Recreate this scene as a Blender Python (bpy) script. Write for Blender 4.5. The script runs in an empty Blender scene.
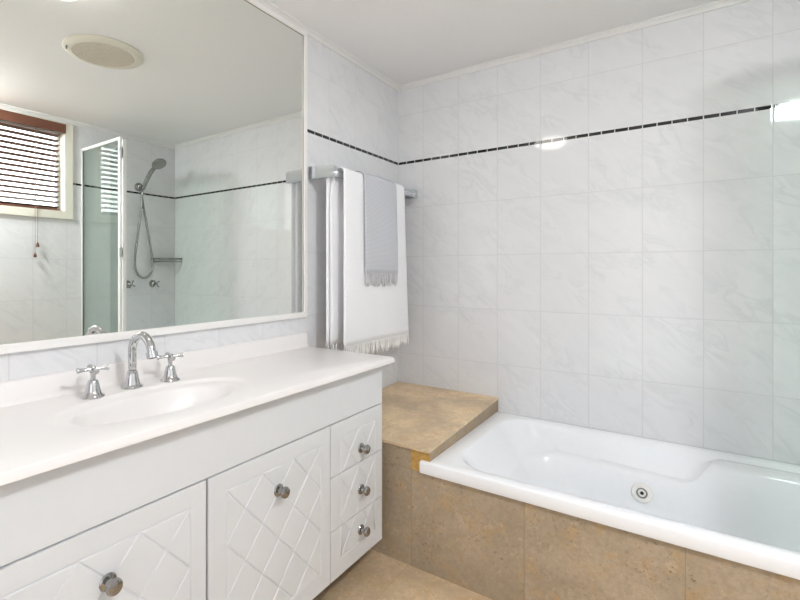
import bpy, bmesh, math, random
from mathutils import Vector, Matrix
R = math.radians
random.seed(7)
scn = bpy.context.scene
col = scn.collection

# ------------------------------------------------------------------ camera
H = 1.238
cd = bpy.data.cameras.new('camera')
cam = bpy.data.objects.new('camera', cd)
col.objects.link(cam)
cam.location = (0, 0, H)
cam.rotation_euler = (R(90), 0, math.asin(0.5782))
cd.sensor_width = 36
cd.lens = 464.2 / 800 * 36
cd.shift_x = 0.0525
cd.shift_y = -0.0369
cd.clip_start = 0.02
scn.camera = cam

# ------------------------------------------------------------------ world, lights, exposure
w = bpy.data.worlds.new('daylight')
scn.world = w
w.use_nodes = True
bg = w.node_tree.nodes['Background']
_tc = w.node_tree.nodes.new('ShaderNodeTexCoord')
_sx = w.node_tree.nodes.new('ShaderNodeSeparateXYZ')
_rp = w.node_tree.nodes.new('ShaderNodeValToRGB')
_mr = w.node_tree.nodes.new('ShaderNodeMapRange')
_mr.inputs[1].default_value = -1
_mr.inputs[2].default_value = 1
w.node_tree.links.new(_tc.outputs['Generated'], _sx.inputs[0])
w.node_tree.links.new(_sx.outputs[2], _mr.inputs[0])
w.node_tree.links.new(_mr.outputs[0], _rp.inputs[0])
_rp.color_ramp.elements[0].position = 0.48
_rp.color_ramp.elements[0].color = (0.06, 0.06, 0.055, 1)
_rp.color_ramp.elements[1].position = 0.52
_rp.color_ramp.elements[1].color = (0.92, 0.95, 1.0, 1)
w.node_tree.links.new(_rp.outputs[0], bg.inputs[0])
bg.inputs[1].default_value = 5.0


def area(name, loc, rot, sx, sy, power, color):
    l = bpy.data.lights.new(name, 'AREA')
    l.shape = 'RECTANGLE'
    l.size, l.size_y = sx, sy
    l.energy = power
    l.color = color
    o = bpy.data.objects.new(name, l)
    o.location = loc
    o.rotation_euler = rot
    col.objects.link(o)
    return o


# fill light added in the unseen wide opening to the next room, behind the camera
area('opening_fill', (0.0, -0.98, 1.12), (R(112), 0, 0), 1.66, 2.1, 8.5, (0.95, 0.955, 1.0))
po = area('window_portal', (1.09, 1.117, 2.014), (0, R(90), 0), 0.66, 1.0, 1, (1, 1, 1))
po.data.cycles.is_portal = True

scn.view_settings.view_transform = 'Standard'
scn.view_settings.look = 'None'
scn.view_settings.gamma = 1
scn.view_settings.exposure = 0.87
scn.view_settings.use_curve_mapping = False

# ------------------------------------------------------------------ node helpers


class NT:
    def __init__(self, name):
        self.m = bpy.data.materials.new(name)
        self.m.use_nodes = True
        self.t = self.m.node_tree
        self.t.nodes.clear()
        self.out = self.n('ShaderNodeOutputMaterial')

    def n(self, typ, **kw):
        nd = self.t.nodes.new(typ)
        for k, v in kw.items():
            setattr(nd, k, v)
        return nd

    def put(self, sock, v):
        if v is None:
            return
        if isinstance(v, bpy.types.NodeSocket):
            self.t.links.new(v, sock)
        else:
            if isinstance(v, (tuple, list)) and len(v) == 3 and sock.type == 'RGBA':
                v = (*v, 1)
            sock.default_value = v

    def math(self, op, a, b=None, c=None, clamp=False):
        nd = self.n('ShaderNodeMath', operation=op, use_clamp=clamp)
        for i, v in enumerate((a, b, c)):
            if v is not None:
                self.put(nd.inputs[i], v)
        return nd.outputs[0]

    def mix(self, f, a, b):
        nd = self.n('ShaderNodeMix', data_type='RGBA')
        self.put(nd.inputs[0], f)
        self.put(nd.inputs[6], a)
        self.put(nd.inputs[7], b)
        return nd.outputs[2]

    def noise(self, vec, scale, detail=4, rough=0.5, dist=0.0):
        nd = self.n('ShaderNodeTexNoise')
        self.put(nd.inputs['Vector'], vec)
        nd.inputs['Scale'].default_value = scale
        nd.inputs['Detail'].default_value = detail
        nd.inputs['Roughness'].default_value = rough
        nd.inputs['Distortion'].default_value = dist
        return nd.outputs['Fac']

    def ramp(self, f, stops, interp='LINEAR'):
        nd = self.n('ShaderNodeValToRGB')
        cr = nd.color_ramp
        cr.interpolation = interp
        while len(cr.elements) < len(stops):
            cr.elements.new(0.5)
        for e, (p, c) in zip(cr.elements, stops):
            e.position = p
            e.color = (*c, 1) if len(c) == 3 else c
        self.put(nd.inputs[0], f)
        return nd.outputs[0]

    def range(self, v, a, b, c=0.0, d=1.0):
        nd = self.n('ShaderNodeMapRange')
        self.put(nd.inputs[0], v)
        for i, x in enumerate((a, b, c, d)):
            nd.inputs[i + 1].default_value = x
        return nd.outputs[0]

    def pos(self):
        return self.n('ShaderNodeNewGeometry').outputs['Position']

    def sep(self, v):
        nd = self.n('ShaderNodeSeparateXYZ')
        self.put(nd.inputs[0], v)
        return nd.outputs

    def comb(self, x, y, z):
        nd = self.n('ShaderNodeCombineXYZ')
        for i, v in enumerate((x, y, z)):
            self.put(nd.inputs[i], v)
        return nd.outputs[0]

    def bump(self, h, strength=0.3, dist=0.01):
        nd = self.n('ShaderNodeBump')
        self.put(nd.inputs['Height'], h)
        nd.inputs['Strength'].default_value = strength
        nd.inputs['Distance'].default_value = dist
        return nd.outputs[0]

    def principled(self, color, rough=0.5, metal=0.0, normal=None, spec=0.5, **kw):
        p = self.n('ShaderNodeBsdfPrincipled')
        self.put(p.inputs['Base Color'], color)
        self.put(p.inputs['Roughness'], rough)
        self.put(p.inputs['Metallic'], metal)
        self.put(p.inputs['Specular IOR Level'], spec)
        if normal is not None:
            self.put(p.inputs['Normal'], normal)
        for k, v in kw.items():
            self.put(p.inputs[k], v)
        self.t.links.new(p.outputs[0], self.out.inputs[0])
        return self.m


def flat(name, color, rough=0.5, metal=0.0, spec=0.5, wob=0.0, wscale=40, **kw):
    """plain finish with a faint noise in its colour (and surface)"""
    t = NT(name)
    f = t.noise(t.pos(), wscale, 3)
    c = t.mix(f, tuple(x * 0.985 for x in color), tuple(min(1, x * 1.015) for x in color))
    nrm = t.bump(f, wob, 0.002) if wob else None
    return t.principled(c, rough, metal, nrm, spec, **kw)


# linear colours
def tile_material(name, axis, u0, strip=True):
    """white glossy 230 x 304 mm wall tiles, grey diagonal veins, thin black listello at 1.916 m"""
    t = NT(name)
    p = t.pos()
    s = t.sep(p)
    u, z = s[axis], s[2]
    TW, TH = 0.2306, 0.304
    up = t.math('GREATER_THAN', z, 1.916)
    zo = t.math('SUBTRACT', z, t.math('ADD', 1.629, t.math('MULTIPLY', up, 2.213 - 1.629)))
    uu = t.math('DIVIDE', t.math('SUBTRACT', u, u0), TW)
    zz = t.math('DIVIDE', zo, TH)
    du = t.math('MULTIPLY', t.math('PINGPONG', uu, 0.5), TW)     # distance to the nearest joint
    dz = t.math('MULTIPLY', t.math('PINGPONG', zz, 0.5), TH)
    # pingpong with 0.5 runs 0..0.5..0 : zero on each joint
    d = t.math('MINIMUM', du, dz)
    grout = t.math('SUBTRACT', 1.0, t.range(d, 0.0012, 0.0026))
    # veins
    iu = t.math('FLOOR', uu)
    iz = t.math('FLOOR', zz)
    cell = t.math('ADD', t.math('MULTIPLY', iu, 3.7), t.math('MULTIPLY', iz, 5.3))
    a = R(-38)
    ru = t.math('ADD', t.math('MULTIPLY', u, math.cos(a)), t.math('MULTIPLY', z, math.sin(a)))
    rv = t.math('SUBTRACT', t.math('MULTIPLY', z, math.cos(a)), t.math('MULTIPLY', u, math.sin(a)))
    vec = t.comb(t.math('MULTIPLY', ru, 5.5), t.math('MULTIPLY', rv, 15.0), t.math('MULTIPLY', cell, 0.21))
    n1 = t.noise(vec, 1.0, 3, 0.55, 0.9)
    ridge = t.math('ABSOLUTE', t.math('SUBTRACT', n1, 0.5))
    vein = t.math('SUBTRACT', 1.0, t.range(ridge, 0.0, 0.075))
    msk = t.range(t.noise(vec, 0.55, 2), 0.40, 0.66)
    cloud = t.range(t.noise(vec, 0.9, 4, 0.6), 0.35, 0.75)
    v = t.math('MULTIPLY', vein, msk, clamp=True)
    base = t.mix(cloud, (0.80, 0.80, 0.81), (0.765, 0.77, 0.785))
    c = t.mix(t.math('MULTIPLY', v, 0.30), base, (0.56, 0.58, 0.60))
    c = t.mix(t.math('MULTIPLY', grout, 0.62), c, (0.58, 0.58, 0.58))
    rough = t.mix(grout, (0.05, 0.05, 0.05), (0.6, 0.6, 0.6))
    pillow = t.range(d, 0.0, 0.006)
    wav = t.noise(p, 6.0, 1)
    hgt = t.math('ADD', t.math('MULTIPLY', pillow, 0.10), t.math('MULTIPLY', wav, 0.22))
    if strip:
        dzs = t.math('ABSOLUTE', t.math('SUBTRACT', z, 1.916))
        ins = t.math('LESS_THAN', dzs, 0.0078)
        ring = t.math('MULTIPLY', t.math('LESS_THAN', dzs, 0.0098), 1.0)
        us = t.math('MULTIPLY', t.math('PINGPONG', t.math('MULTIPLY', uu, 4.0), 0.5), TW / 4)
        ins = t.math('MULTIPLY', ins, t.math('GREATER_THAN', us, 0.0018))
        c = t.mix(ring, c, (0.74, 0.74, 0.73))
        c = t.mix(ins, c, (0.012, 0.012, 0.014))
    nrm = t.bump(hgt, 0.35, 0.01)
    return t.principled(c, rough, 0.0, nrm, 0.5)


def stone_material(name, ca, cb, cc, pits=1.0, seams=(), rough=0.42, seed=0.0, tile=None, spec=0.4):
    """honed beige travertine with clouds, brown flecks and pits; seams = (axis, position)"""
    t = NT(name)
    p = t.pos()
    s = t.sep(p)
    off = t.comb(t.math('ADD', s[0], seed), t.math('ADD', s[1], seed * 1.7), s[2])
    if tile:                                   # shift the pattern from tile to tile
        ax, org, size = tile
        k = t.math('FLOOR', t.math('DIVIDE', t.math('SUBTRACT', s[ax], org), size))
        off = t.comb(t.math('ADD', s[0], seed), t.math('ADD', s[1], t.math('MULTIPLY', k, 3.1)),
                     t.math('ADD', s[2], t.math('MULTIPLY', k, 7.7)))
        kt = t.math('FRACT', t.math('MULTIPLY', t.math('ADD', k, 20.3), 0.618))
    big = t.noise(off, 3.6, 6, 0.62, 0.5)
    mid = t.noise(off, 11, 7, 0.68, 0.8)
    fine = t.noise(off, 55, 6, 0.75)
    c = t.mix(t.range(big, 0.38, 0.62), ca, cb)
    c = t.mix(t.math('MULTIPLY', t.range(mid, 0.50, 0.68), 0.8), c, cc)
    c = t.mix(t.math('MULTIPLY', t.range(fine, 0.45, 0.64), 0.48), c, tuple(x * 0.62 for x in ca))
    lite = t.noise(off, 30, 6, 0.7, 1.2)
    c = t.mix(t.math('MULTIPLY', t.range(lite, 0.56, 0.70), 0.42), c, tuple(min(1, x * 1.45) for x in ca))
    if tile:
        c = t.mix(t.math('MULTIPLY', kt, 0.16), c, tuple(x * 0.5 for x in ca))
    vo = t.n('ShaderNodeTexVoronoi')
    warp = t.n('ShaderNodeVectorMath', operation='ADD')
    nz = t.n('ShaderNodeTexNoise')
    t.put(nz.inputs['Vector'], off)
    nz.inputs['Scale'].default_value = 40
    sc_ = t.n('ShaderNodeVectorMath', operation='SCALE')
    t.put(sc_.inputs[0], nz.outputs['Color'])
    sc_.inputs['Scale'].default_value = 0.035
    t.put(warp.inputs[0], off)
    t.put(warp.inputs[1], sc_.outputs[0])
    t.put(vo.inputs['Vector'], warp.outputs[0])
    vo.inputs['Scale'].default_value = 62
    pit = t.math('MULTIPLY', t.math('SUBTRACT', 1.0, t.range(vo.outputs['Distance'], 0.10, 0.32)),
                 t.range(t.noise(off, 6, 5, 0.7), 0.46, 0.64))
    pit = t.math('MULTIPLY', pit, pits, clamp=True)
    c = t.mix(t.math('MULTIPLY', pit, 0.9), c, tuple(x * q for x, q in zip(ca, (0.36, 0.30, 0.24))))
    hgt = t.math('SUBTRACT', t.math('MULTIPLY', fine, 0.15), pit)
    for ax, q in seams:
        dd = t.math('ABSOLUTE', t.math('SUBTRACT', s[ax], q))
        g = t.math('LESS_THAN', dd, 0.0013)
        c = t.mix(t.math('MULTIPLY', g, 0.65), c, tuple(x * 0.5 for x in ca))
    return t.principled(c, rough, 0.0, t.bump(hgt, 0.25, 0.004), spec)


def towel_material(name, c1, c2, scale):
    t = NT(name)
    uv = t.n('ShaderNodeTexCoord').outputs['UV']
    s = t.sep(uv)
    a = t.math('SINE', t.math('MULTIPLY', t.math('ADD', s[0], s[1]), scale))
    b = t.math('SINE', t.math('MULTIPLY', t.math('SUBTRACT', s[0], s[1]), scale))
    wv = t.range(t.math('MULTIPLY', a, b), -1, 1)
    fz = t.noise(t.pos(), 300, 3)
    c = t.mix(wv, c1, c2)
    h = t.math('ADD', wv, t.math('MULTIPLY', fz, 0.6))
    return t.principled(c, 0.95, 0.0, t.bump(h, 0.5, 0.002), 0.1)


def glass_thin(name, tint, ior=1.5):
    """clear sheet: passes tinted light straight through, reflects by Fresnel"""
    t = NT(name)
    tr = t.n('ShaderNodeBsdfTransparent')
    tr.inputs[0].default_value = (*tint, 1)
    gl = t.n('ShaderNodeBsdfGlossy')
    gl.inputs['Roughness'].default_value = 0.0
    g = t.n('ShaderNodeNewGeometry')
    dt = t.n('ShaderNodeVectorMath', operation='DOT_PRODUCT')
    t.put(dt.inputs[0], g.outputs['Normal'])
    t.put(dt.inputs[1], g.outputs['Incoming'])
    k = t.math('SUBTRACT', 1.0, t.math('ABSOLUTE', dt.outputs['Value']), clamp=True)
    fr = t.math('ADD', 0.042, t.math('MULTIPLY', t.math('POWER', k, 5.0), 0.95))
    mx = t.n('ShaderNodeMixShader')
    t.t.links.new(fr, mx.inputs[0])
    t.t.links.new(tr.outputs[0], mx.inputs[1])
    t.t.links.new(gl.outputs[0], mx.inputs[2])
    t.t.links.new(mx.outputs[0], t.out.inputs[0])
    return t.m


def emit(name, color, strength):
    t = NT(name)
    e = t.n('ShaderNodeEmission')
    e.inputs[0].default_value = (*color, 1)
    e.inputs[1].default_value = strength
    t.t.links.new(e.outputs[0], t.out.inputs[0])
    return t.m


def mirror_material():
    t = NT('silvered_glass')
    f = t.noise(t.pos(), 2.0, 1)
    c = t.mix(f, (0.865, 0.885, 0.850), (0.875, 0.89, 0.855))
    return t.principled(c, 0.0, 1.0)


M = dict(
    tile_x=tile_material('wall_tile_along_x', 0, -1.5 + 0.176),
    tile_y=tile_material('wall_tile_along_y', 1, 2.555),
    ceiling=flat('ceiling_paint', (0.92, 0.915, 0.905), 0.85),
    trim=flat('white_trim_paint', (0.84, 0.83, 0.81), 0.45),
    frame=flat('white_mirror_frame_paint', (0.86, 0.84, 0.82), 0.4),
    cream=flat('cream_window_paint', (0.80, 0.78, 0.68), 0.45),
    plaster=flat('adjoining_plaster', (0.7, 0.69, 0.66), 0.9),
    cabinet=flat('white_vinyl_wrap', (0.70, 0.715, 0.73), 0.38),
    gap=flat('dark_gap_shade', (0.20, 0.19, 0.18), 0.8),  # shade of the gaps and toe space put into the colour
    marble=flat('cream_cultured_marble', (0.85, 0.825, 0.81), 0.3, wscale=6),
    chrome=flat('polished_chrome', (0.60, 0.605, 0.615), 0.05, 1.0),
    rail=flat('rail_chrome', (0.66, 0.69, 0.71), 0.1, 1.0),
    dark_chrome=flat('dark_nickel', (0.38, 0.375, 0.37), 0.13, 1.0),
    satin=flat('satin_chrome', (0.36, 0.36, 0.35), 0.22, 1.0),
    acrylic=flat('white_acrylic', (0.915, 0.925, 0.945), 0.13),
    jet=flat('off_white_plastic', (0.90, 0.88, 0.84), 0.3),
    black=flat('black_recess', (0.01, 0.01, 0.01), 0.6),
    mirror=mirror_material(),
    glass=glass_thin('clear_green_glass', (0.90, 0.945, 0.92)),
    pane=glass_thin('window_glass', (0.95, 0.97, 0.96)),
    white_alu=flat('white_powder_coat', (0.86, 0.87, 0.86), 0.35),
    edge=flat('brown_mirror_edge', (0.30, 0.22, 0.16), 0.5),
    seal=flat('grey_edge_seal', (0.25, 0.27, 0.26), 0.5),
    wood=flat('reddish_brown_stained_wood', (0.16, 0.062, 0.036), 0.4, wscale=25),
    cordm=flat('brown_cord', (0.20, 0.15, 0.12), 0.8),
    fan=flat('aged_cream_plastic', (0.80, 0.77, 0.66), 0.45),
    fan_bar=flat('grille_plastic', (0.84, 0.77, 0.66), 0.5),
    fan_grid=flat('tan_grille_plastic', (0.30, 0.23, 0.15), 0.6),
    grey_plastic=flat('grey_spray_plate', (0.30, 0.31, 0.30), 0.35),
    towel_w=towel_material('white_waffle_cotton', (0.88, 0.88, 0.90), (0.97, 0.97, 0.985), 480),
    towel_g=towel_material('grey_woven_cotton', (0.40, 0.41, 0.445), (0.80, 0.81, 0.85), 480),
    fr_w=flat('white_cotton_yarn', (0.90, 0.89, 0.875), 0.95, wscale=200),
    fr_g=flat('grey_cotton_yarn', (0.62, 0.62, 0.64), 0.95, wscale=200),
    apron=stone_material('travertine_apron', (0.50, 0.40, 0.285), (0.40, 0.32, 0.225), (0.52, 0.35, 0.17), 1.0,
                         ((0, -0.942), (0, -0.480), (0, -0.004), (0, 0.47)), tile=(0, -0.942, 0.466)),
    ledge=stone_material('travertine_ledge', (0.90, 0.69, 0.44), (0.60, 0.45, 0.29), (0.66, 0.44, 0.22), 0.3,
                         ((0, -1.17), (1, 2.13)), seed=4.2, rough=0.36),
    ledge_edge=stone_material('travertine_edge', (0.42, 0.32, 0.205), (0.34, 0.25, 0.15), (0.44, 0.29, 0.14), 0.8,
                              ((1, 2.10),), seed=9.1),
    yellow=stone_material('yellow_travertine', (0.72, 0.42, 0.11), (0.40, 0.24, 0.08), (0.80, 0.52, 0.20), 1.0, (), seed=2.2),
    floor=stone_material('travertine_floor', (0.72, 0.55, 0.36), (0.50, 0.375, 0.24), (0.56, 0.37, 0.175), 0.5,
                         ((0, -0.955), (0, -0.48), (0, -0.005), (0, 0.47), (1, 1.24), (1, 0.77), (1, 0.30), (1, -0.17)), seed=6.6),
    lamp=emit('lit_lamp_glass', (1.0, 0.94, 0.89), 6.0),
    lamp_fill=emit('fill_lamp_glass', (0.945, 0.97, 1.0), 66.0),  # glow of the added fill lamp
)

# ------------------------------------------------------------------ mesh helpers


class MB:
    def __init__(self):
        self.bm = bmesh.new()

    def box(self, x0, x1, y0, y1, z0, z1, bev=0.0, seg=2, mat=None):
        tmp = bmesh.new()
        bmesh.ops.create_cube(tmp, size=1)
        for v in tmp.verts:
            v.co = Vector(((x0 + x1) / 2 + v.co.x * (x1 - x0), (y0 + y1) / 2 + v.co.y * (y1 - y0),
                           (z0 + z1) / 2 + v.co.z * (z1 - z0)))
        if bev:
            bmesh.ops.bevel(tmp, geom=tmp.edges[:], offset=bev, segments=seg, affect='EDGES', profile=0.5)
        self.add(tmp, mat)
        return self

    def add(self, tmp, mat=None):
        if mat is not None:
            bmesh.ops.transform(tmp, matrix=mat, verts=tmp.verts)
        me = bpy.data.meshes.new('t')
        tmp.to_mesh(me)
        tmp.free()
        self.bm.from_mesh(me)
        bpy.data.meshes.remove(me)

    def lathe(self, prof, n=32, mat=None, close=False):
        """prof: list of (r, z) turned about Z"""
        tmp = bmesh.new()
        rings = []
        for r, z in prof:
            if r < 1e-6:
                rings.append([tmp.verts.new((0, 0, z))])
            else:
                rings.append([tmp.verts.new((r * math.cos(2 * math.pi * i / n), r * math.sin(2 * math.pi * i / n), z))
                              for i in range(n)])
        for a, b in zip(rings, rings[1:]):
            for i in range(n):
                j = (i + 1) % n
                if len(a) == 1 and len(b) == 1:
                    continue
                if len(a) == 1:
                    tmp.faces.new((a[0], b[i], b[j]))
                elif len(b) == 1:
                    tmp.faces.new((a[i], a[j], b[0]))
                else:
                    tmp.faces.new((a[i], a[j], b[j], b[i]))
        bmesh.ops.recalc_face_normals(tmp, faces=tmp.faces)
        self.add(tmp, mat)
        return self

    def tube(self, pts, rad, n=12, caps=True):
        """tube through pts; rad a number or a list"""
        pts = [Vector(p) for p in pts]
        rads = rad if isinstance(rad, (list, tuple)) else [rad] * len(pts)
        bm = self.bm
        prev = None
        rings = []
        t0 = (pts[1] - pts[0]).normalized()
        nrm = t0.orthogonal().normalized()
        for i, p in enumerate(pts):
            t = (pts[min(i + 1, len(pts) - 1)] - pts[max(i - 1, 0)]).normalized()
            nrm = (nrm - t * nrm.dot(t)).normalized()
            b = t.cross(nrm)
            rings.append([bm.verts.new(p + (nrm * math.cos(2 * math.pi * k / n) + b * math.sin(2 * math.pi * k / n)) * rads[i])
                          for k in range(n)])
        for a, b in zip(rings, rings[1:]):
            for k in range(n):
                bm.faces.new((a[k], a[(k + 1) % n], b[(k + 1) % n], b[k]))
        if caps:
            bm.faces.new(rings[0][::-1])
            bm.faces.new(rings[-1])
        return self

    def prism(self, poly, axis, a, b):
        """poly in the two other axes (order: x,y,z without axis) extruded along axis from a to b"""
        bm = self.bm

        def P(q, h):
            return Vector((h, q[0], q[1])) if axis == 0 else Vector((q[0], h, q[1])) if axis == 1 else Vector((q[0], q[1], h))
        A = [bm.verts.new(P(q, a)) for q in poly]
        B = [bm.verts.new(P(q, b)) for q in poly]
        n = len(poly)
        fs = [bm.faces.new(A), bm.faces.new(B[::-1])]
        for i in range(n):
            fs.append(bm.faces.new((A[i], B[i], B[(i + 1) % n], A[(i + 1) % n])))
        bmesh.ops.recalc_face_normals(bm, faces=fs)
        return self

    def build(self, name, material, parent=None, smooth=None, loc=None):
        """link as ONE object; smooth = angle in degrees below which edges are shaded smooth"""
        me = bpy.data.meshes.new(name)
        bm = self.bm
        if smooth:
            for f in bm.faces:
                f.smooth = True
            for e in bm.edges:
                if len(e.link_faces) == 2 and e.calc_face_angle(0) > R(smooth):
                    e.smooth = False
        bm.to_mesh(me)
        bm.free()
        o = bpy.data.objects.new(name, me)
        me.materials.append(M[material] if isinstance(material, str) else material)
        col.objects.link(o)
        if parent is not None:
            o.parent = parent
            o.matrix_parent_inverse = world_of(parent).inverted()
        if loc:
            o.location = loc
        return o


def world_of(o):
    m = Matrix.LocRotScale(o.location, o.rotation_euler, o.scale)
    if o.parent is not None:
        return world_of(o.parent) @ o.matrix_parent_inverse @ m
    return m


def thing(name, label, cat, loc=(0, 0, 0), group=None):
    o = bpy.data.objects.new(name, None)
    o.empty_display_size = 0.05
    o.location = loc
    col.objects.link(o)
    o['label'] = label
    o['category'] = cat
    if group:
        o['group'] = group
    return o


def struct(o):
    o['kind'] = 'structure'
    return o


def copy_tree(o, parent=None):
    c = o.copy()
    col.objects.link(c)
    if parent is not None:
        c.parent = parent
    for ch in [x for x in o.children]:
        copy_tree(ch, c)
    return c


def T(x, y, z):
    return Matrix.Translation((x, y, z))


def RX(d):
    return Matrix.Rotation(R(d), 4, 'X')


def RY(d):
    return Matrix.Rotation(R(d), 4, 'Y')


def RZ(d):
    return Matrix.Rotation(R(d), 4, 'Z')


def spline(pts, n=8):
    """Catmull-Rom through pts"""
    pts = [Vector(p) for p in pts]
    P = [pts[0] * 2 - pts[1]] + pts + [pts[-1] * 2 - pts[-2]]
    out = []
    for i in range(1, len(P) - 2):
        a, b, c, d = P[i - 1:i + 3]
        for k in range(n):
            t = k / n
            out.append(0.5 * ((2 * b) + (c - a) * t + (2 * a - 5 * b + 4 * c - d) * t * t + (3 * b - a - 3 * c + d) * t ** 3))
    out.append(pts[-1])
    return out


# ------------------------------------------------------------------ room shell
XL, XR, YB, YF, ZC = -1.5, 0.942, 2.56, -0.9, 2.402
struct(MB().box(XL - 0.12, XR + 0.12, YF - 1.3, YB + 0.12, -0.1, 0).build('floor', 'floor'))
struct(MB().box(XL - 0.12, XR + 0.12, YF - 1.3, YB + 0.12, ZC, ZC + 0.1).build('ceiling', 'ceiling'))
struct(MB().box(XL - 0.12, XL, YF, YB + 0.12, 0, ZC).build('wall_left', 'tile_y'))
struct(MB().box(XL, XR, YB, YB + 0.12, 0, ZC).build('wall_back', 'tile_x'))
# right wall with the window opening
WY0, WY1, WZ0, WZ1 = 0.62, 1.614, 1.69, 2.338
b = MB()
b.box(XR, XR + 0.12, YF, WY0, 0, ZC)
b.box(XR, XR + 0.12, WY1, YB + 0.12, 0, ZC)
b.box(XR, XR + 0.12, WY0, WY1, 0, WZ0)
b.box(XR, XR + 0.12, WY0, WY1, WZ1, ZC)
struct(b.build('wall_right', 'tile_y'))
# front wall behind the camera with an open doorway widened for the fill light
b = MB()
b.box(XL, -0.85, YF - 0.1, YF, 0, ZC)
b.box(0.85, XR, YF - 0.1, YF, 0, ZC)
b.box(-0.85, 0.85, YF - 0.1, YF, 2.22, ZC)
struct(b.build('wall_front', 'tile_x'))
b = MB()
b.box(-0.90, -0.84, YF - 0.115, YF + 0.015, 0, 2.21, 0.003)
b.box(0.84, 0.90, YF - 0.115, YF + 0.015, 0, 2.21, 0.003)
b.box(-0.90, 0.90, YF - 0.115, YF + 0.015, 2.2105, 2.27, 0.003)
struct(b.build('door_1', 'trim'))
# the hall beyond the doorway
b = MB()
b.box(XL - 0.1, XR + 0.1, YF - 1.3, YF - 1.2, 0, ZC)
b.box(XL - 0.12, XL - 0.02, YF - 1.2, YF - 0.1, 0, ZC)
b.box(XR + 0.02, XR + 0.12, YF - 1.2, YF - 0.1, 0, ZC)
struct(b.build('wall_hall', 'plaster'))


def cornice(name, axis, a, b, pos, sgn):
    """small stepped bead where wall meets ceiling, running along axis; sgn = direction into the room"""
    d, h = 0.028, 0.024
    poly = [(pos, ZC), (pos + sgn * d, ZC), (pos + sgn * d, ZC - 0.006), (pos + sgn * d * 0.62, ZC - 0.011),
            (pos + sgn * d * 0.36, ZC - 0.019), (pos + sgn * d * 0.30, ZC - h), (pos, ZC - h)]
    struct(MB().prism(poly, axis, a, b).build(name, 'trim'))


cornice('trim_1', 1, YF, YB, XL, 1)
cornice('trim_2', 0, XL + 0.03, XR - 0.03, YB, -1)
cornice('trim_3', 1, YF, YB, XR, -1)
cornice('trim_4', 0, XL + 0.03, XR - 0.03, YF, 1)

# window: cream architrave, sash frame, pane
wf = MB()
fw, ft = 0.057, 0.016
x0, x1 = XR - ft, XR + 0.10
wf.box(XR - ft, XR, WY0 - fw, WY0 + 0.004, WZ0 - fw, WZ1 + 0.034, 0.003)
wf.box(XR - ft, XR, WY1 - 0.004, WY1 + fw, WZ0 - fw, WZ1 + 0.034, 0.003)
wf.box(XR - ft, XR, WY0, WY1, WZ0 - fw, WZ0 + 0.004, 0.003)
wf.box(XR - ft, XR, WY0, WY1, WZ1 - 0.004, WZ1 + 0.034, 0.003)
win = struct(wf.build('window_1', 'cream'))
r_ = MB()
for ya, yb, za, zb in ((WY0 + 0.0003, WY0 + 0.003, WZ0, WZ1), (WY1 - 0.003, WY1 - 0.0003, WZ0, WZ1), (WY0, WY1, WZ0 + 0.0003, WZ0 + 0.003), (WY0, WY1, WZ1 - 0.003, WZ1 - 0.0003)):
    r_.box(XR + 0.0005, XR + 0.1195, ya, yb, za, zb)
r_.build('window_reveal', 'cream', win)
s = MB()
for ya, yb, za, zb in ((WY0, WY0 + 0.04, WZ0, WZ1), (WY1 - 0.022, WY1, WZ0, WZ1), (WY0, WY1, WZ0, WZ0 + 0.03), (WY0, WY1, WZ1 - 0.04, WZ1)):
    s.box(XR + 0.075, XR + 0.115, ya, yb, za, zb, 0.003)
s.build('window_sash', 'white_alu', win)
MB().box(XR + 0.092, XR + 0.096, WY0 + 0.04, WY1 - 0.022, WZ0 + 0.03, WZ1 - 0.04).build('window_pane', 'pane', win)

# ------------------------------------------------------------------ bathtub
TX0, TX1, TY0, TY1, RH = -0.899, XR - 0.001, 1.704, YB - 0.001, 0.455


def rrect(x0, x1, y0, y1, r, per=14, side=22):
    """rounded rectangle, counter-clockwise, same point count for every size"""
    pts = []
    cs = [(x1 - r, y1 - r, 0), (x0 + r, y1 - r, 90), (x0 + r, y0 + r, 180), (x1 - r, y0 + r, 270)]
    for i, (cx, cy, a) in enumerate(cs):
        for k in range(per + 1):
            t = R(a + 90 * k / per)
            pts.append((cx + r * math.cos(t), cy + r * math.sin(t)))
        nx, ny, na = cs[(i + 1) % 4]
        p = pts[-1]
        q = (nx + r * math.cos(R(a + 90)), ny + r * math.sin(R(a + 90)))
        for k in range(1, side):
            pts.append((p[0] + (q[0] - p[0]) * k / side, p[1] + (q[1] - p[1]) * k / side))
    return pts


def sm(t):
    t = max(0, min(1, t))
    return t * t * (3 - 2 * t)


def shelf_h(x):
    """height of the moulded arm rest along the wall side: low on the left, stepping up to the rim"""
    lo = 0.345 - 0.02 * sm((x + 0.55) / 0.6)
    return lo + (0.437 - lo) * sm((x - 0.005) / 0.085)


def shelf_amt(x):
    return sm((x + 0.66) / 0.16)


tub = thing('bathtub', 'white acrylic spa bath set into the beige stone surround', 'bathtub', (0.04, 2.13, 0))
bm = bmesh.new()
rings = []
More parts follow.
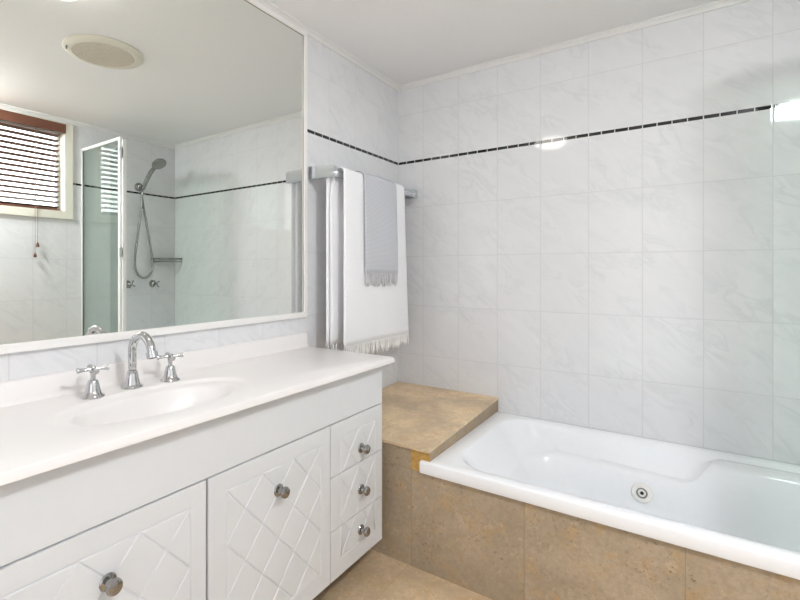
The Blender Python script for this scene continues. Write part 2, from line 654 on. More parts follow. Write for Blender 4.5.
#      x0      x1     y0     y1     r     z
rs = [(-0.795, 0.880, 1.757, 2.515, 0.15, RH),
      (-0.783, 0.868, 1.764, 2.505, 0.15, RH - 0.004),
      (-0.772, 0.858, 1.770, 2.495, 0.15, RH - 0.018),
      (-0.735, 0.845, 1.776, 2.485, 0.15, 0.40),
      (-0.690, 0.835, 1.782, 2.468, 0.15, 0.345),
      (-0.660, 0.832, 1.788, 2.440, 0.15, 0.325),
      (-0.650, 0.830, 1.790, 2.423, 0.15, 0.315),
      (-0.640, 0.828, 1.792, 2.414, 0.15, 0.300),
      (-0.600, 0.815, 1.800, 2.405, 0.15, 0.25),
      (-0.520, 0.795, 1.815, 2.385, 0.15, 0.15),
      (-0.450, 0.770, 1.835, 2.355, 0.15, 0.085),
      (-0.380, 0.730, 1.870, 2.310, 0.14, 0.062),
      (-0.200, 0.500, 2.000, 2.180, 0.08, 0.055)]
# outer boundary first: lip bottom, lip, rim edge
outer = [(TX0, TX1, TY0 + 0.001, TY1, 0.004, RH - 0.049), (TX0, TX1, TY0, TY1, 0.004, RH - 0.046),
         (TX0, TX1, TY0, TY1, 0.004, RH - 0.008), (TX0 + 0.001, TX1 - 0.001, TY0 + 0.002, TY1 - 0.001, 0.004, RH - 0.003),
         (TX0 + 0.004, TX1 - 0.004, TY0 + 0.008, TY1 - 0.004, 0.004, RH),
         (-0.83, 0.92, 1.735, 2.545, 0.06, RH + 0.0)]
for k, (a, b_, c, d, r, z) in enumerate(outer + rs):
    ring = []
    kk = k - len(outer)
    for (x, y) in rrect(a, b_, c, d, r):
        zz, yy = z, y
        if 1 <= kk <= 8 and y > 2.30:           # wall side: the arm rest
            f = sm((y - 2.33) / 0.05) * shelf_amt(x)
            h = shelf_h(x)
            tgt = {1: RH - 0.006, 2: max(h, RH - 0.03), 3: max(h, h + 0.25 * (RH - h)), 4: h + 0.003, 5: h, 6: h - 0.004,
                   7: h - 0.020, 8: min(0.25, h - 0.08)}[kk]
            zz = z + (tgt - z) * f
        ring.append(bm.verts.new((x, yy, zz)))
    rings.append(ring)
n = len(rings[0])
for A, B in zip(rings, rings[1:]):
    for i in range(n):
        bm.faces.new((A[i], A[(i + 1) % n], B[(i + 1) % n], B[i]))
bm.faces.new(rings[-1])
mb = MB()
mb.bm = bm
bmesh.ops.recalc_face_normals(bm, faces=bm.faces)
sh = mb.build('shell', 'acrylic', tub, smooth=50)
# spa jet on the wall side
jm = T(-0.162, 2.4035, 0.255) @ RX(90 - 9)
j = MB().lathe([(0, 0.0), (0.040, 0.0), (0.042, 0.003), (0.039, 0.008), (0.025, 0.011), (0.021, 0.010)], 40, jm).build('jet', 'jet', tub, smooth=40)
MB().lathe([(0.0215, 0.009), (0.0215, 0.013), (0.018, 0.0135), (0.0165, 0.011), (0.012, 0.010)], 32, jm).build('jet_ring', 'dark_chrome', j, smooth=40)
MB().lathe([(0.0165, 0.0105), (0.012, 0.0135), (0.008, 0.013), (0.007, 0.0115)], 32, jm).build('jet_nozzle', 'jet', j, smooth=40)
MB().lathe([(0.0, 0.0118), (0.0085, 0.0118)], 24, jm).build('jet_opening', 'black', j)

# ------------------------------------------------------------------ stone surround
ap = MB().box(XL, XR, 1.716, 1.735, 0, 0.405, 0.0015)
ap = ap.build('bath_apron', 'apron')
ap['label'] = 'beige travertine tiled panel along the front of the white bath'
ap['category'] = 'bath panel'

lg = thing('stone_ledge', 'low beige travertine ledge in the corner between bath and vanity', 'ledge', (-1.18, 2.13, 0))
# sloping top: 0.531 at the wall, 0.503 at the front
tp = MB()
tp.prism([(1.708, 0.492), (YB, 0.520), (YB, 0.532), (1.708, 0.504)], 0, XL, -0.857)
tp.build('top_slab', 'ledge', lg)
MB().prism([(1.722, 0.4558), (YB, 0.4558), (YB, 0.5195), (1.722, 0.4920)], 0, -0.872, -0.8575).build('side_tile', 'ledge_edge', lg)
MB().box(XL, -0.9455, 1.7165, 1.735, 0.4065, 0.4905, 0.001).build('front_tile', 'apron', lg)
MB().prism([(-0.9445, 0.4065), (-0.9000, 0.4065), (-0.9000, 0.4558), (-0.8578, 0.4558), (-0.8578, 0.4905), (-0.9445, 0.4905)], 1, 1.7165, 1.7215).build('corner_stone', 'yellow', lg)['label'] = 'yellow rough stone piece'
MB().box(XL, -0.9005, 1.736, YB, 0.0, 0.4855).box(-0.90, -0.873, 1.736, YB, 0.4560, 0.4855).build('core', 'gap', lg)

# ------------------------------------------------------------------ vanity
CX = -1.04                 # plane of door faces
VY0, VY1 = -0.094, 1.640
van = thing('vanity_cabinet', 'long white bathroom vanity cabinet with lattice grooved doors and chrome knobs', 'cabinet', (-1.27, 0.77, 0))
b = MB()
b.box(XL + 0.001, CX - 0.020, VY0, VY1, 0.115, 0.131)
b.box(XL + 0.001, XL + 0.012, VY0, VY1, 0.1315, 0.8515)
for ya, yb in ((VY0, VY0 + 0.016), (0.247, 0.263), (0.767, 0.783), (1.290, 1.306), (VY1 - 0.016, VY1)):
    b.box(XL + 0.0125, CX - 0.020, ya, yb, 0.1315, 0.685 if 0 < ya < 1.5 else 0.8515)
for za in (0.287, 0.481, 0.672):
    b.box(CX - 0.06, CX - 0.0202, VY0 + 0.0165, VY1 - 0.0165, za, za + 0.014)
b.build('carcass', 'gap', van)
b = MB()
b.box(CX - 0.0195, CX - 0.001, VY0, VY1, 0.686, 0.852, 0.0012)
b.build('front_rail', 'cabinet', van)
MB().box(XL, CX - 0.001, VY1 + 0.0002, VY1 + 0.004, 0.115, 0.852, 0.001).build('end_panel', 'cabinet', van)
MB().box(XL, CX - 0.001, VY0 - 0.004, VY0 - 0.0002, 0.115, 0.852, 0.001).build('end_panel', 'cabinet', van)
MB().box(XL, -1.21, VY0 + 0.01, VY1 - 0.005, 0.0, 0.1145).build('kickboard', 'gap', van)  # dark colour stands in for the shade under the cabinet


def clip(poly, a, b, c):
    """part of a convex polygon where a*y + b*z <= c; new edge gets flag 1. poly = [(y, z, flag of the edge to the next)]"""
    out = []
    n = len(poly)
    for i in range(n):
        p, q = poly[i], poly[(i + 1) % n]
        dp, dq = a * p[0] + b * p[1] - c, a * q[0] + b * q[1] - c
        if dp <= 1e-9:
            if dq <= 1e-9:
                out.append(p)
            else:
                out.append(p)
                t = dp / (dp - dq)
                out.append((p[0] + (q[0] - p[0]) * t, p[1] + (q[1] - p[1]) * t, 1))
        elif dq <= 1e-9:
            t = dp / (dp - dq)
            out.append((p[0] + (q[0] - p[0]) * t, p[1] + (q[1] - p[1]) * t, p[2]))
    res = []
    for i, p in enumerate(out):
        q = out[(i + 1) % len(out)]
        if abs(p[0] - q[0]) + abs(p[1] - q[1]) > 1e-6:
            res.append(p)
    return res if len(res) > 2 else None


def offset(poly, g):
    """move each edge inwards by g[flag] (counter-clockwise polygon)"""
    n = len(poly)
    L = []
    for i in range(n):
        p, q = poly[i], poly[(i + 1) % n]
        d = Vector((q[0] - p[0], q[1] - p[1])).normalized()
        nn = Vector((-d.y, d.x))
        L.append((Vector((p[0], p[1])) + nn * g[p[2]], d))
    out = []
    for i in range(n):
        (p, d), (q, e) = L[i - 1], L[i]
        den = d.x * e.y - d.y * e.x
        if abs(den) < 1e-6:
            out.append((q.x, q.y))
            continue
        t = ((q.x - p.x) * e.y - (q.y - p.y) * e.x) / den
        out.append((p.x + d.x * t, p.y + d.y * t))
    return out


GW, GD = 0.0030, 0.0034       # half width and depth of the routed grooves


def routed_front(y0, y1, z0, z1, panel, lines):
    """slab y0..y1, z0..z1 with V grooves: the rectangle panel and the lattice lines within it"""
    py0, py1, pz0, pz1 = panel
    mb = MB()
    bm = mb.bm
    xf, xg, xb = CX, CX - GD, CX - 0.018
    cells = []
    pz0c, pz1c = max(pz0, z0), min(pz1, z1)
    # border strips (flag 2 = outside edge, 1 = groove, 0 = plain join)
    cells.append([(y0, z0, 2), (py0, z0, 1 if False else 1), (py0, z1, 2), (y0, z1, 2)])
    cells.append([(py1, z0, 2), (y1, z0, 2), (y1, z1, 2), (py1, z1, 1)])
    if pz0 > z0:
        cells.append([(py0, z0, 2), (py1, z0, 0), (py1, pz0, 1), (py0, pz0, 0)])
        # strips beside it must not be grooved below the panel corner
    if pz1 < z1:
        cells.append([(py0, pz1, 1), (py1, pz1, 0), (py1, z1, 2), (py0, z1, 0)])
    # split the side strips at the panel ends so that only the part beside the panel is grooved
    side = cells[:2]
    cells = cells[2:]
    for s_, inner in ((side[0], 0), (side[1], 1)):
        ya, yb = (y0, py0) if inner == 0 else (py1, y1)
        spans = []
        if pz0 > z0:
            spans.append((z0, pz0, 0, 'lo'))
        spans.append((pz0c, pz1c, 1, 'mid'))
        if pz1 < z1:
            spans.append((pz1, z1, 0, 'hi'))
        for (za, zb, g, tag_) in spans:
            fb = 2 if za == z0 else 0
            ft_ = 2 if zb == z1 else 0
            if inner == 0:
                cells.append([(ya, za, fb), (yb, za, g), (yb, zb, ft_), (ya, zb, 2)])
            else:
                cells.append([(ya, za, fb), (yb, za, 2), (yb, zb, ft_), (ya, zb, g)])
    # panel cells
    fb = 1 if pz0 > z0 else 2
    ft_ = 1 if pz1 < z1 else 2
    polys = [[(py0, pz0c, fb), (py1, pz0c, 1), (py1, pz1c, ft_), (py0, pz1c, 1)]]
    for (a, bb, c) in lines:
        nxt = []
        for p in polys:
            for sgn in (1, -1):
                q = clip(p, a * sgn, bb * sgn, c * sgn)
                if q:
                    nxt.append(q)
        polys = nxt
    cells += polys
    for c in cells:
        top = offset(c, {0: 0.0, 1: GW, 2: 0.0012})
        low = offset(c, {0: 0.0, 1: 0.0004, 2: 0.0})
        vt = [bm.verts.new((xf, p[0], p[1])) for p in top]
        vl = [bm.verts.new((xg, p[0], p[1])) for p in low]
        bm.faces.new(vt)
        m = len(vt)
        for i in range(m):
            bm.faces.new((vl[i], vl[(i + 1) % m], vt[(i + 1) % m], vt[i]))
    bmesh.ops.recalc_face_normals(bm, faces=bm.faces)
    for f in bm.faces:
        if f.normal.x < -0.001:
            f.normal_flip()
    mb.box(xb, xg + 0.0002, y0, y1, z0, z1)
    return mb


def lattice(yc, zc, py, pz, count):
    """lines |.| of a diamond lattice with pitch py, pz and a crossing at yc, zc"""
    out = []
    for k in range(-count, count + 1):
        out.append((1 / py, 1 / pz, yc / py + zc / pz + k))
        out.append((1 / py, -1 / pz, yc / py - zc / pz + k))
    return out


def knob(parent, y, z):
    m = T(CX, y, z) @ RY(90)
    rose = MB().lathe([(0, 0.0), (0.019, 0.0), (0.0195, 0.002), (0.0175, 0.005), (0.013, 0.0065), (0.0095, 0.008), (0.0075, 0.012),
                       (0.0072, 0.019), (0.009, 0.0215), (0.0150, 0.0235), (0.0178, 0.027), (0.0178, 0.031), (0.0155, 0.035),
                       (0.010, 0.0375), (0, 0.0385)], 36, m)
    return rose.build('knob', 'dark_chrome', parent, smooth=35)


G = 0.0016
PZ0, PZ1 = 0.181, 0.6275
for (ya, yb, ky) in ((0.256, 0.7735, 0.515), (0.7765, 1.2975, 1.038)):
    pa, pb = (0.3185, 0.7235) if ya < 0.5 else (0.838, 1.246)
    d = routed_front(ya + G, yb - G, 0.117, 0.682, (pa, pb, PZ0, PZ1), lattice(pa, PZ1, (pb - pa) / 3, 0.1512, 7)).build('door', 'cabinet', van)
    knob(d, ky, 0.553)
for side_ in (0, 1):
    (ya, yb) = ((1.2985, 1.6395), (-0.0935, 0.2535))[side_]
    pa, pb = (ya + 0.060, yb - 0.050)
    if side_:
        pa, pb = ya + 0.050, yb - 0.060
    for (za, zb, kz) in ((0.117, 0.2965, 0.226), (0.2995, 0.4905, 0.384), (0.4935, 0.682, 0.545)):
        d = routed_front(ya + G, yb - G, za, zb, (pa, pb, PZ0, PZ1), lattice(pa, PZ1, (pb - pa) / 2, 0.149, 7)).build('drawer', 'cabinet', van)
        knob(d, ya + 0.188 if not side_ else yb - 0.188, kz)

# ------------------------------------------------------------------ vanity top with moulded basin
CT, CB = 0.876, 0.8525
TYA, TYB, TXF = -0.13, 1.675, -1.0
ct = thing('countertop', 'glossy cream white vanity top with moulded oval basin and splashback', 'countertop', (-1.25, 0.77, CB))
BX, BY, BA, BB = -1.222, 0.760, 0.150, 0.290
bm = bmesh.new()
N = 120
# counter surface: ellipse hole joined to a rectangle boundary
x0, x1, y0, y1 = XL + 0.018, TXF, TYA, TYB


def ray_rect(cx, cy, dx, dy, X0, X1, Y0, Y1):
    ts = []
    if dx > 1e-9: ts.append((X1 - cx) / dx)
    if dx < -1e-9: ts.append((X0 - cx) / dx)
    if dy > 1e-9: ts.append((Y1 - cy) / dy)
    if dy < -1e-9: ts.append((Y0 - cy) / dy)
    t = min(ts)
    return cx + dx * t, cy + dy * t


angs = [2 * math.pi * k / N for k in range(N)]
for (qx, qy) in ((x0, y0), (x1, y0), (x1, y1), (x0, y1)):
    angs.append(math.atan2((qy - BY) / BB, (qx - BX) / BA) % (2 * math.pi))
angs = sorted(set(round(a, 7) for a in angs))
NB = len(angs)


def edge_ring(ins, z):
    r = []
    for a in angs:
        px, py = ray_rect(BX, BY, BA * math.cos(a), BB * math.sin(a), x0, x1 - ins, y0 + ins, y1 - ins)
        r.append(bm.verts.new((px, py, z)))
    return r


def ell_ring(f, z):
    return [bm.verts.new((BX + BA * f * math.cos(a), BY + BB * f * math.sin(a), z)) for a in angs]


rg = [edge_ring(0.001, CB), edge_ring(0.0, CB + 0.001), edge_ring(0.0, CT - 0.006), edge_ring(0.0018, CT - 0.0018), edge_ring(0.006, CT), ell_ring(1.04, CT), ell_ring(1.0, CT - 0.0004)]
for A, B in zip(rg, rg[1:]):
    for i in range(NB):
        bm.faces.new((A[i], A[(i + 1) % NB], B[(i + 1) % NB], B[i]))
bmesh.ops.recalc_face_normals(bm, faces=bm.faces)
mb = MB()
mb.bm = bm
slab = mb.build('slab', 'marble', ct, smooth=40)
bm = bmesh.new()
pr = [(1.0, 0.0004), (0.985, 0.0022), (0.965, 0.0058), (0.94, 0.0088), (0.90, 0.0112), (0.86, 0.0128), (0.825, 0.0145), (0.80, 0.0175), (0.785, 0.0225), (0.765, 0.033),
      (0.73, 0.050), (0.66, 0.074), (0.56, 0.094), (0.40, 0.110), (0.22, 0.118), (0.085, 0.120)]
rg = [ell_ring(f, CT - d) for f, d in pr]
for A, B in zip(rg, rg[1:]):
    for i in range(NB):
        bm.faces.new((A[i], A[(i + 1) % NB], B[(i + 1) % NB], B[i]))
bm.faces.new(rg[-1])
bmesh.ops.recalc_face_normals(bm, faces=bm.faces)
if sum(f.normal.z for f in bm.faces) < 0:
    bmesh.ops.reverse_faces(bm, faces=bm.faces)
mb = MB()
mb.bm = bm
mb.build('basin', 'marble', ct, smooth=60)
MB().lathe([(0, 0.004), (0.016, 0.004), (0.021, 0.0025), (0.022, 0.0)], 28, T(BX, BY, CT - 0.120)).build('waste', 'chrome', ct, smooth=40)
sp = MB()
sp.prism([(XL, CT - 0.004), (XL + 0.026, CT - 0.004), (XL + 0.022, CT + 0.005), (XL + 0.018, CT + 0.013), (XL + 0.016, CT + 0.060), (XL + 0.012, CT + 0.064), (XL, CT + 0.064)], 1, TYA, TYB - 0.001)
sp.build('splashback', 'marble', ct, smooth=50)

# ------------------------------------------------------------------ taps and spout
def cross_handle(mb, z, arm, r):
    m0 = T(0, 0, z)
    mb.lathe([(0, 0.009), (0.006, 0.0085), (0.0085, 0.006), (0.0095, 0.0), (0.0085, -0.006), (0.005, -0.009), (0, -0.009)], 20, m0)
    for k in range(4):
        m = m0 @ RZ(90 * k) @ RY(90)
        mb.lathe([(0, 0.0), (r * 0.85, 0.004), (r * 0.85, arm * 0.6), (r * 1.0, arm * 0.8), (r * 1.35, arm * 0.93), (r * 1.25, arm), (0, arm + 0.0015)], 14, m)
    return mb


def basin_tap(y, label, turn):
    t = thing('basin_tap', label, 'tap', (-1.386, y, CT), 'pillar taps on the vanity top')
    m = T(-1.386, y, CT)
    MB().lathe([(0, 0.0005), (0.030, 0.0005), (0.031, 0.003), (0.029, 0.006), (0.023, 0.010), (0.020, 0.018), (0.0165, 0.034), (0.014, 0.045), (0.0115, 0.049), (0, 0.050)], 36, m).build('base', 'chrome', t, smooth=40)
    MB().lathe([(0.0065, 0.046), (0.0065, 0.062), (0.0085, 0.066), (0.0085, 0.072)], 20, m).build('stem', 'chrome', t, smooth=40)
    cross_handle(MB(), 0, 0.041, 0.0062).build('handle', 'chrome', t, smooth=40).matrix_basis = Matrix.Identity(4)
    h = t.children[-1] if t.children else None
    for o in col.objects:
        if o.parent is t and o.name.startswith('handle'):
            o.matrix_parent_inverse = Matrix.Identity(4)
            o.location = (0, 0, 0.080)
            o.rotation_euler = (0, 0, R(turn))
    return t


basin_tap(0.645, 'chrome pillar tap with cross handle left of the curved spout', 77)
basin_tap(0.888, 'chrome pillar tap with cross handle right of the curved spout', 70)
fs = thing('basin_spout', 'tall curved chrome swan neck spout standing between the two taps', 'faucet', (-1.404, 0.770, CT))
m = T(-1.404, 0.770, CT)
MB().lathe([(0, 0.0005), (0.031, 0.0005), (0.032, 0.003), (0.030, 0.006), (0.0235, 0.010), (0.021, 0.020), (0.0175, 0.038), (0.0150, 0.050), (0.0125, 0.053), (0, 0.054)], 36, m).build('base', 'chrome', fs, smooth=40)
pts = [(0, 0, 0.045), (0, 0, 0.08), (0, 0, 0.111)]
rr = 0.054
for k in range(1, 23):
    a = R(180 - 166 * k / 22)
    pts.append((rr + rr * math.cos(a), 0, 0.111 + rr * math.sin(a)))
e = Vector(pts[-1])
dr = (Vector(pts[-1]) - Vector(pts[-2])).normalized()
pts.append(tuple(e + dr * 0.012))
MB().tube([Vector(p) + Vector((-1.404, 0.770, CT)) for p in pts], 0.0125, 20).build('swan_neck', 'chrome', fs, smooth=50)
am = Matrix.Translation(Vector((-1.404, 0.770, CT)) + e + dr * 0.004) @ dr.to_track_quat('Z', 'Y').to_matrix().to_4x4()
MB().lathe([(0.0122, 0.0), (0.0168, 0.001), (0.0168, 0.017), (0.0135, 0.019), (0.0115, 0.019), (0.0115, 0.012), (0, 0.012)], 24, am).build('aerator', 'chrome', fs, smooth=40)

# ------------------------------------------------------------------ mirror
MY0, MY1, MZ0, MZ1 = -0.14, 1.674, 1.015, 2.377
mr = thing('wall_mirror', 'large frameless looking wall mirror with a thin white frame above the vanity', 'mirror', (XL, 0.77, MZ0))
mr['label'] = 'large wall mirror with a thin white frame above the vanity'
fwid = 0.022
f = MB()
for ya, yb, za, zb in ((MY0, MY1, MZ0, MZ0 + fwid + 0.003), (MY0, MY1, MZ1 - fwid, MZ1), (MY0, MY0 + fwid, MZ0 + fwid + 0.003, MZ1 - fwid), (MY1 - fwid, MY1, MZ0 + fwid + 0.003, MZ1 - fwid)):
    f.box(XL + 0.0005, XL + 0.018, ya, yb, za, zb, 0.002)
f.build('frame', 'frame', mr)
MB().box(XL + 0.0102, XL + 0.0118, MY1 - fwid - 0.0012, MY1 - fwid - 0.0001, MZ0 + fwid + 0.003, MZ1 - fwid - 0.0024).build('glass_edge', 'edge', mr)['label'] = 'thin dark edge line of the glass'
MB().box(XL + 0.0102, XL + 0.0118, MY0 + fwid, MY1 - fwid - 0.0002, MZ1 - fwid - 0.0014, MZ1 - fwid - 0.0001).build('glass_edge', 'edge', mr)
MB().box(XL + 0.002, XL + 0.010, MY0 + 0.012, MY1 - 0.012, MZ0 + 0.012, MZ1 - 0.012).build('glass', 'mirror', mr)

# ------------------------------------------------------------------ towel rail
rl = thing('towel_rail', 'square chrome towel rail on the tiled wall beside the mirror', 'towel rail', (XL, 2.1, 1.70))
BXF = -1.335
for ya, yb in ((1.690, 1.722), (2.478, 2.517)):
    bb = MB()
    prof = [(XL + 0.0005, 1.680), (XL + 0.0005, 1.740)]
    for k in range(0, 7):
        a = R(90 - 90 * k / 6)
        prof.append((-1.351 + 0.014 * math.cos(a), 1.717 + 0.014 * math.sin(a)))
    for k in range(0, 7):
        a = R(0 - 90 * k / 6)
        prof.append((-1.345 + 0.008 * math.cos(a), 1.682 + 0.008 * math.sin(a)))
    bb.prism(prof, 1, ya, yb)
    bmesh.ops.bevel(bb.bm, geom=[e_ for e_ in bb.bm.edges if abs(e_.verts[0].co.y - e_.verts[1].co.y) < 1e-6], offset=0.0018, segments=2, affect='EDGES')
    bb.build('bracket', 'rail', rl, smooth=30)
MB().box(BXF - 0.026, BXF - 0.006, 1.7225, 2.4775, 1.680, 1.709, 0.004, 3).build('bar', 'rail', rl, smooth=30)
MB().box(-1.452, -1.432, 1.7215, 2.4785, 1.694, 1.714, 0.004, 3).build('bar', 'rail', rl, smooth=30)


# ------------------------------------------------------------------ towels
def sheet(mb, path, y_lo, y_hi, nv, thick, wob, uvscale=1.0, round_lo=0.0):
    """cloth: path = list of (x, z); y_lo / y_hi functions of arc fraction; returns nothing"""
    bm = mb.bm
    uvl = bm.loops.layers.uv.verify()
    L = [0]
    for a, b_ in zip(path, path[1:]):
        L.append(L[-1] + math.hypot(b_[0] - a[0], b_[1] - a[1]))
    n = len(path)
    # normals of the path (pointing outward = to the left of travel reversed)
    grid = []
    for side in (0, 1):
        g = []
        for i, (x, z) in enumerate(path):
            pa, pb = path[max(i - 1, 0)], path[min(i + 1, n - 1)]
            t = Vector((pb[0] - pa[0], pb[1] - pa[1])).normalized()
            nn = Vector((-t.y, t.x))
            row = []
            s = L[i] / L[-1]
            for k in range(nv + 1):
                v = k / nv
                y = y_lo(s) + (y_hi(s) - y_lo(s)) * v
                d = wob(s, v, z)
                tk = thick * (1.0 if 0 < k < nv and 0 < i < n - 1 else 0.25)
                off = d + (tk / 2 if side == 0 else -tk / 2)
                row.append(bm.verts.new((x + nn.x * off, y, z + nn.y * off)))
            g.append(row)
        grid.append(g)

    def quad(a, b_, c, d, uv):
        f_ = bm.faces.new((a, b_, c, d))
        for l, q in zip(f_.loops, uv):
            l[uvl].uv = q
    W = y_hi(1) - y_lo(1)
    for side, g in enumerate(grid):
        for i in range(n - 1):
            for k in range(nv):
                uv = [(W * k / nv, L[i]), (W * (k + 1) / nv, L[i]), (W * (k + 1) / nv, L[i + 1]), (W * k / nv, L[i + 1])]
                q = [g[i][k], g[i][k + 1], g[i + 1][k + 1], g[i + 1][k]]
                if side:
                    q.reverse()
                    uv.reverse()
                quad(*q, uv)
    A, B = grid
    z4 = [(0, 0)] * 4
    for i in range(n - 1):
        quad(A[i + 1][0], B[i + 1][0], B[i][0], A[i][0], z4)
        quad(A[i][nv], B[i][nv], B[i + 1][nv], A[i + 1][nv], z4)
    for k in range(nv):
        quad(A[0][k], B[0][k], B[0][k + 1], A[0][k + 1], z4)
        quad(A[n - 1][k + 1], B[n - 1][k + 1], B[n - 1][k], A[n - 1][k], z4)
    return grid


def over_bar(xb, xf, ztop, zb, zf, nb=26, nf=26):
    """path from the back hem up over the bar to the front hem"""
    r = (xf - xb) / 2
    cx = (xf + xb) / 2
    p = [(xb, zb + (ztop - r - zb) * k / nb) for k in range(nb)]
    for k in range(0, 13):
        a = R(180 - 180 * k / 12)
        p.append((cx + r * math.cos(a), ztop - r * 0.75 + r * 0.75 * math.sin(a)))
    p += [(xf, ztop - r * 0.75 - (ztop - r * 0.75 - zf) * k / nf) for k in range(1, nf + 1)]
    return p


def tassels(mb, pts, length, r, rnd, n=6):
    for (x, y, z) in pts:
        sx, sy = rnd.uniform(-0.004, 0.004), rnd.uniform(-0.008, 0.008)
        l = length * rnd.uniform(0.82, 1.12)
        mb.tube([(x, y, z + 0.006), (x + sx * 0.1, y, z - l * 0.10), (x + sx * 0.3, y + sy * 0.3, z - l * 0.22), (x + sx * 0.7, y + sy * 0.7, z - l * 0.65), (x + sx, y + sy, z - l)],
                [r * 0.7, r * 0.95, r * 0.75, r * 1.15, r * 0.7], n)


rnd = random.Random(3)
wt = thing('bath_towel', 'large white fringed bath towel draped over the chrome rail', 'towel', (-1.34, 2.04, 1.72))
mb = MB()
ztop = 1.727
fold = lambda s, v, z: 0.0022 * math.sin(v * 9 + z * 1.5) * min(1, max(0, (ztop - z) * 4)) + 0.0010 * math.sin(v * 23 + z * 4)
# outer drop in front; its back drop hangs nearer the wall and starts further left
P1 = over_bar(-1.378, -1.322, ztop, 0.885, 0.872)
ylo = lambda s: 1.750 - 0.030 * (1 - sm((s - 0.40) / 0.12)) - 0.004 * s
yhi = lambda s: 2.325 + 0.050 * max(0, (s - 0.5) / 0.5)
g1 = sheet(mb, P1, ylo, yhi, 48, 0.007, fold)
# second layer folded underneath, seen at the left as a creamier strip
P2 = over_bar(-1.392, -1.3325, ztop - 0.005, 0.880, 1.66, 26, 4)
g2 = sheet(mb, P2, lambda s: 1.772 - 0.066 * (1 - sm((s - 0.85) / 0.08)), lambda s: 2.30, 40, 0.006,
           lambda s, v, z: 0.0015 * math.sin(v * 13 + 1.0) * min(1, max(0, (ztop - z) * 4)))
mb.build('cloth', 'towel_w', wt, smooth=60)
mb = MB()
tp_ = []
for k in range(1, 60):
    v = k / 60
    q = g1[0][-1][int(v * 48)].co if False else None
n_t = 44
for k in range(n_t):
    v = (k + 0.5) / n_t
    tp_.append((-1.322 + fold(1, v, 0.872), ylo(1) + (yhi(1) - ylo(1)) * v, 0.872))
for k in range(24):
    v = (k + 0.5) / 24
    tp_.append((-1.378 - 0.002, 1.73 + 0.56 * v, 0.883))
for k in range(24):
    v = (k + 0.5) / 24
    tp_.append((-1.392 - 0.002, 1.71 + 0.56 * v, 0.879))
for chunk in (tp_[:n_t], tp_[n_t:n_t + 24], tp_[n_t + 24:]):
    mb = MB()
    tassels(mb, chunk, 0.062, 0.0046, rnd)
    mb.build('fringe', 'fr_w', wt, smooth=60)

gt = thing('hand_towel', 'small grey fringed hand towel laid over the white bath towel', 'towel', (-1.33, 2.05, 1.74))
mb = MB()
ztg = 1.7375
P3 = over_bar(-1.412, -1.3070, ztg, 1.245, 1.222, 14, 16)
gf = lambda s, v, z: 0.0022 * math.sin(v * 9 * 0.55 + 2.0 + z) * min(1, max(0, (ztg - z) * 4))
gy0 = lambda s: 1.888 + 0.022 * s
gy1 = lambda s: 2.185 + 0.040 * s
sheet(mb, P3, gy0, gy1, 30, 0.005, gf)
mb.build('cloth', 'towel_g', gt, smooth=60)
mb = MB()
tg = []
for k in range(19):
    v = (k + 0.5) / 19
    tg.append((-1.3070 + gf(1, v, 1.222), gy0(1) + (gy1(1) - gy0(1)) * v, 1.222))
    tg.append((-1.412, gy0(0) + (gy1(0) - gy0(0)) * v, 1.245))
for chunk in (tg[0::2], tg[1::2]):
    mb = MB()
    tassels(mb, chunk, 0.064, 0.0046, rnd)
    mb.build('fringe', 'fr_g', gt, smooth=60)

# ------------------------------------------------------------------ bath screen (seen in the mirror)
SY = 1.748
bs = thing('bath_screen', 'folding clear glass bath screen with white frame standing on the bath rim', 'shower screen', (0.64, SY, RH))
SZ0, SZ1 = RH + 0.002, 2.205
fx = MB()
fx.box(0.352, XR - 0.0005, SY - 0.011, SY + 0.011, SZ1 - 0.022, SZ1, 0.002)
fx.box(0.352, XR - 0.0005, SY - 0.011, SY + 0.011, SZ0, SZ0 + 0.022, 0.002)
fx.box(0.352, 0.378, SY - 0.013, SY + 0.013, SZ0 + 0.022, SZ1 - 0.022, 0.002)
fx.box(XR - 0.007, XR - 0.0005, SY - 0.011, SY + 0.011, SZ0 + 0.022, SZ1 - 0.022, 0.002)
fx.build('frame', 'white_alu', bs)
MB().box(0.378, XR - 0.011, SY - 0.0025, SY + 0.0025, SZ0 + 0.022, SZ1 - 0.022).build('glass_pane', 'glass', bs)
MB().box(XR - 0.011, XR - 0.007, SY - 0.006, SY + 0.006, SZ0 + 0.022, SZ1 - 0.022).build('seal', 'seal', bs)
# swinging leaf folded back inside
lm = T(0.338, SY + 0.012, 0) @ RZ(16.5)


def lbox(mb, a, b_, c, d, e_, f_, bev=0.0):
    return mb.box(a, b_, c, d, e_, f_, bev, 2, lm)


LZ0, LZ1 = RH + 0.02, 2.185
lf = MB()
lbox(lf, -0.018, 0.012, -0.012, 0.012, LZ0, LZ1, 0.002)
lbox(lf, 0.012, 0.50, -0.005, 0.005, LZ1 - 0.012, LZ1, 0.001)
lbox(lf, 0.012, 0.50, -0.005, 0.005, LZ0, LZ0 + 0.012, 0.001)
leaf = lf.build('leaf_frame', 'white_alu', bs)
lbox(MB(), 0.012, 0.50, -0.0025, 0.0025, LZ0 + 0.012, LZ1 - 0.012).build('leaf_pane', 'glass', leaf)
for hz in (2.09, 1.37, 0.62):
    MB().box(0.322, 0.354, SY - 0.0145, SY - 0.0105, hz - 0.035, hz + 0.035, 0.001).build('hinge', 'seal', bs)

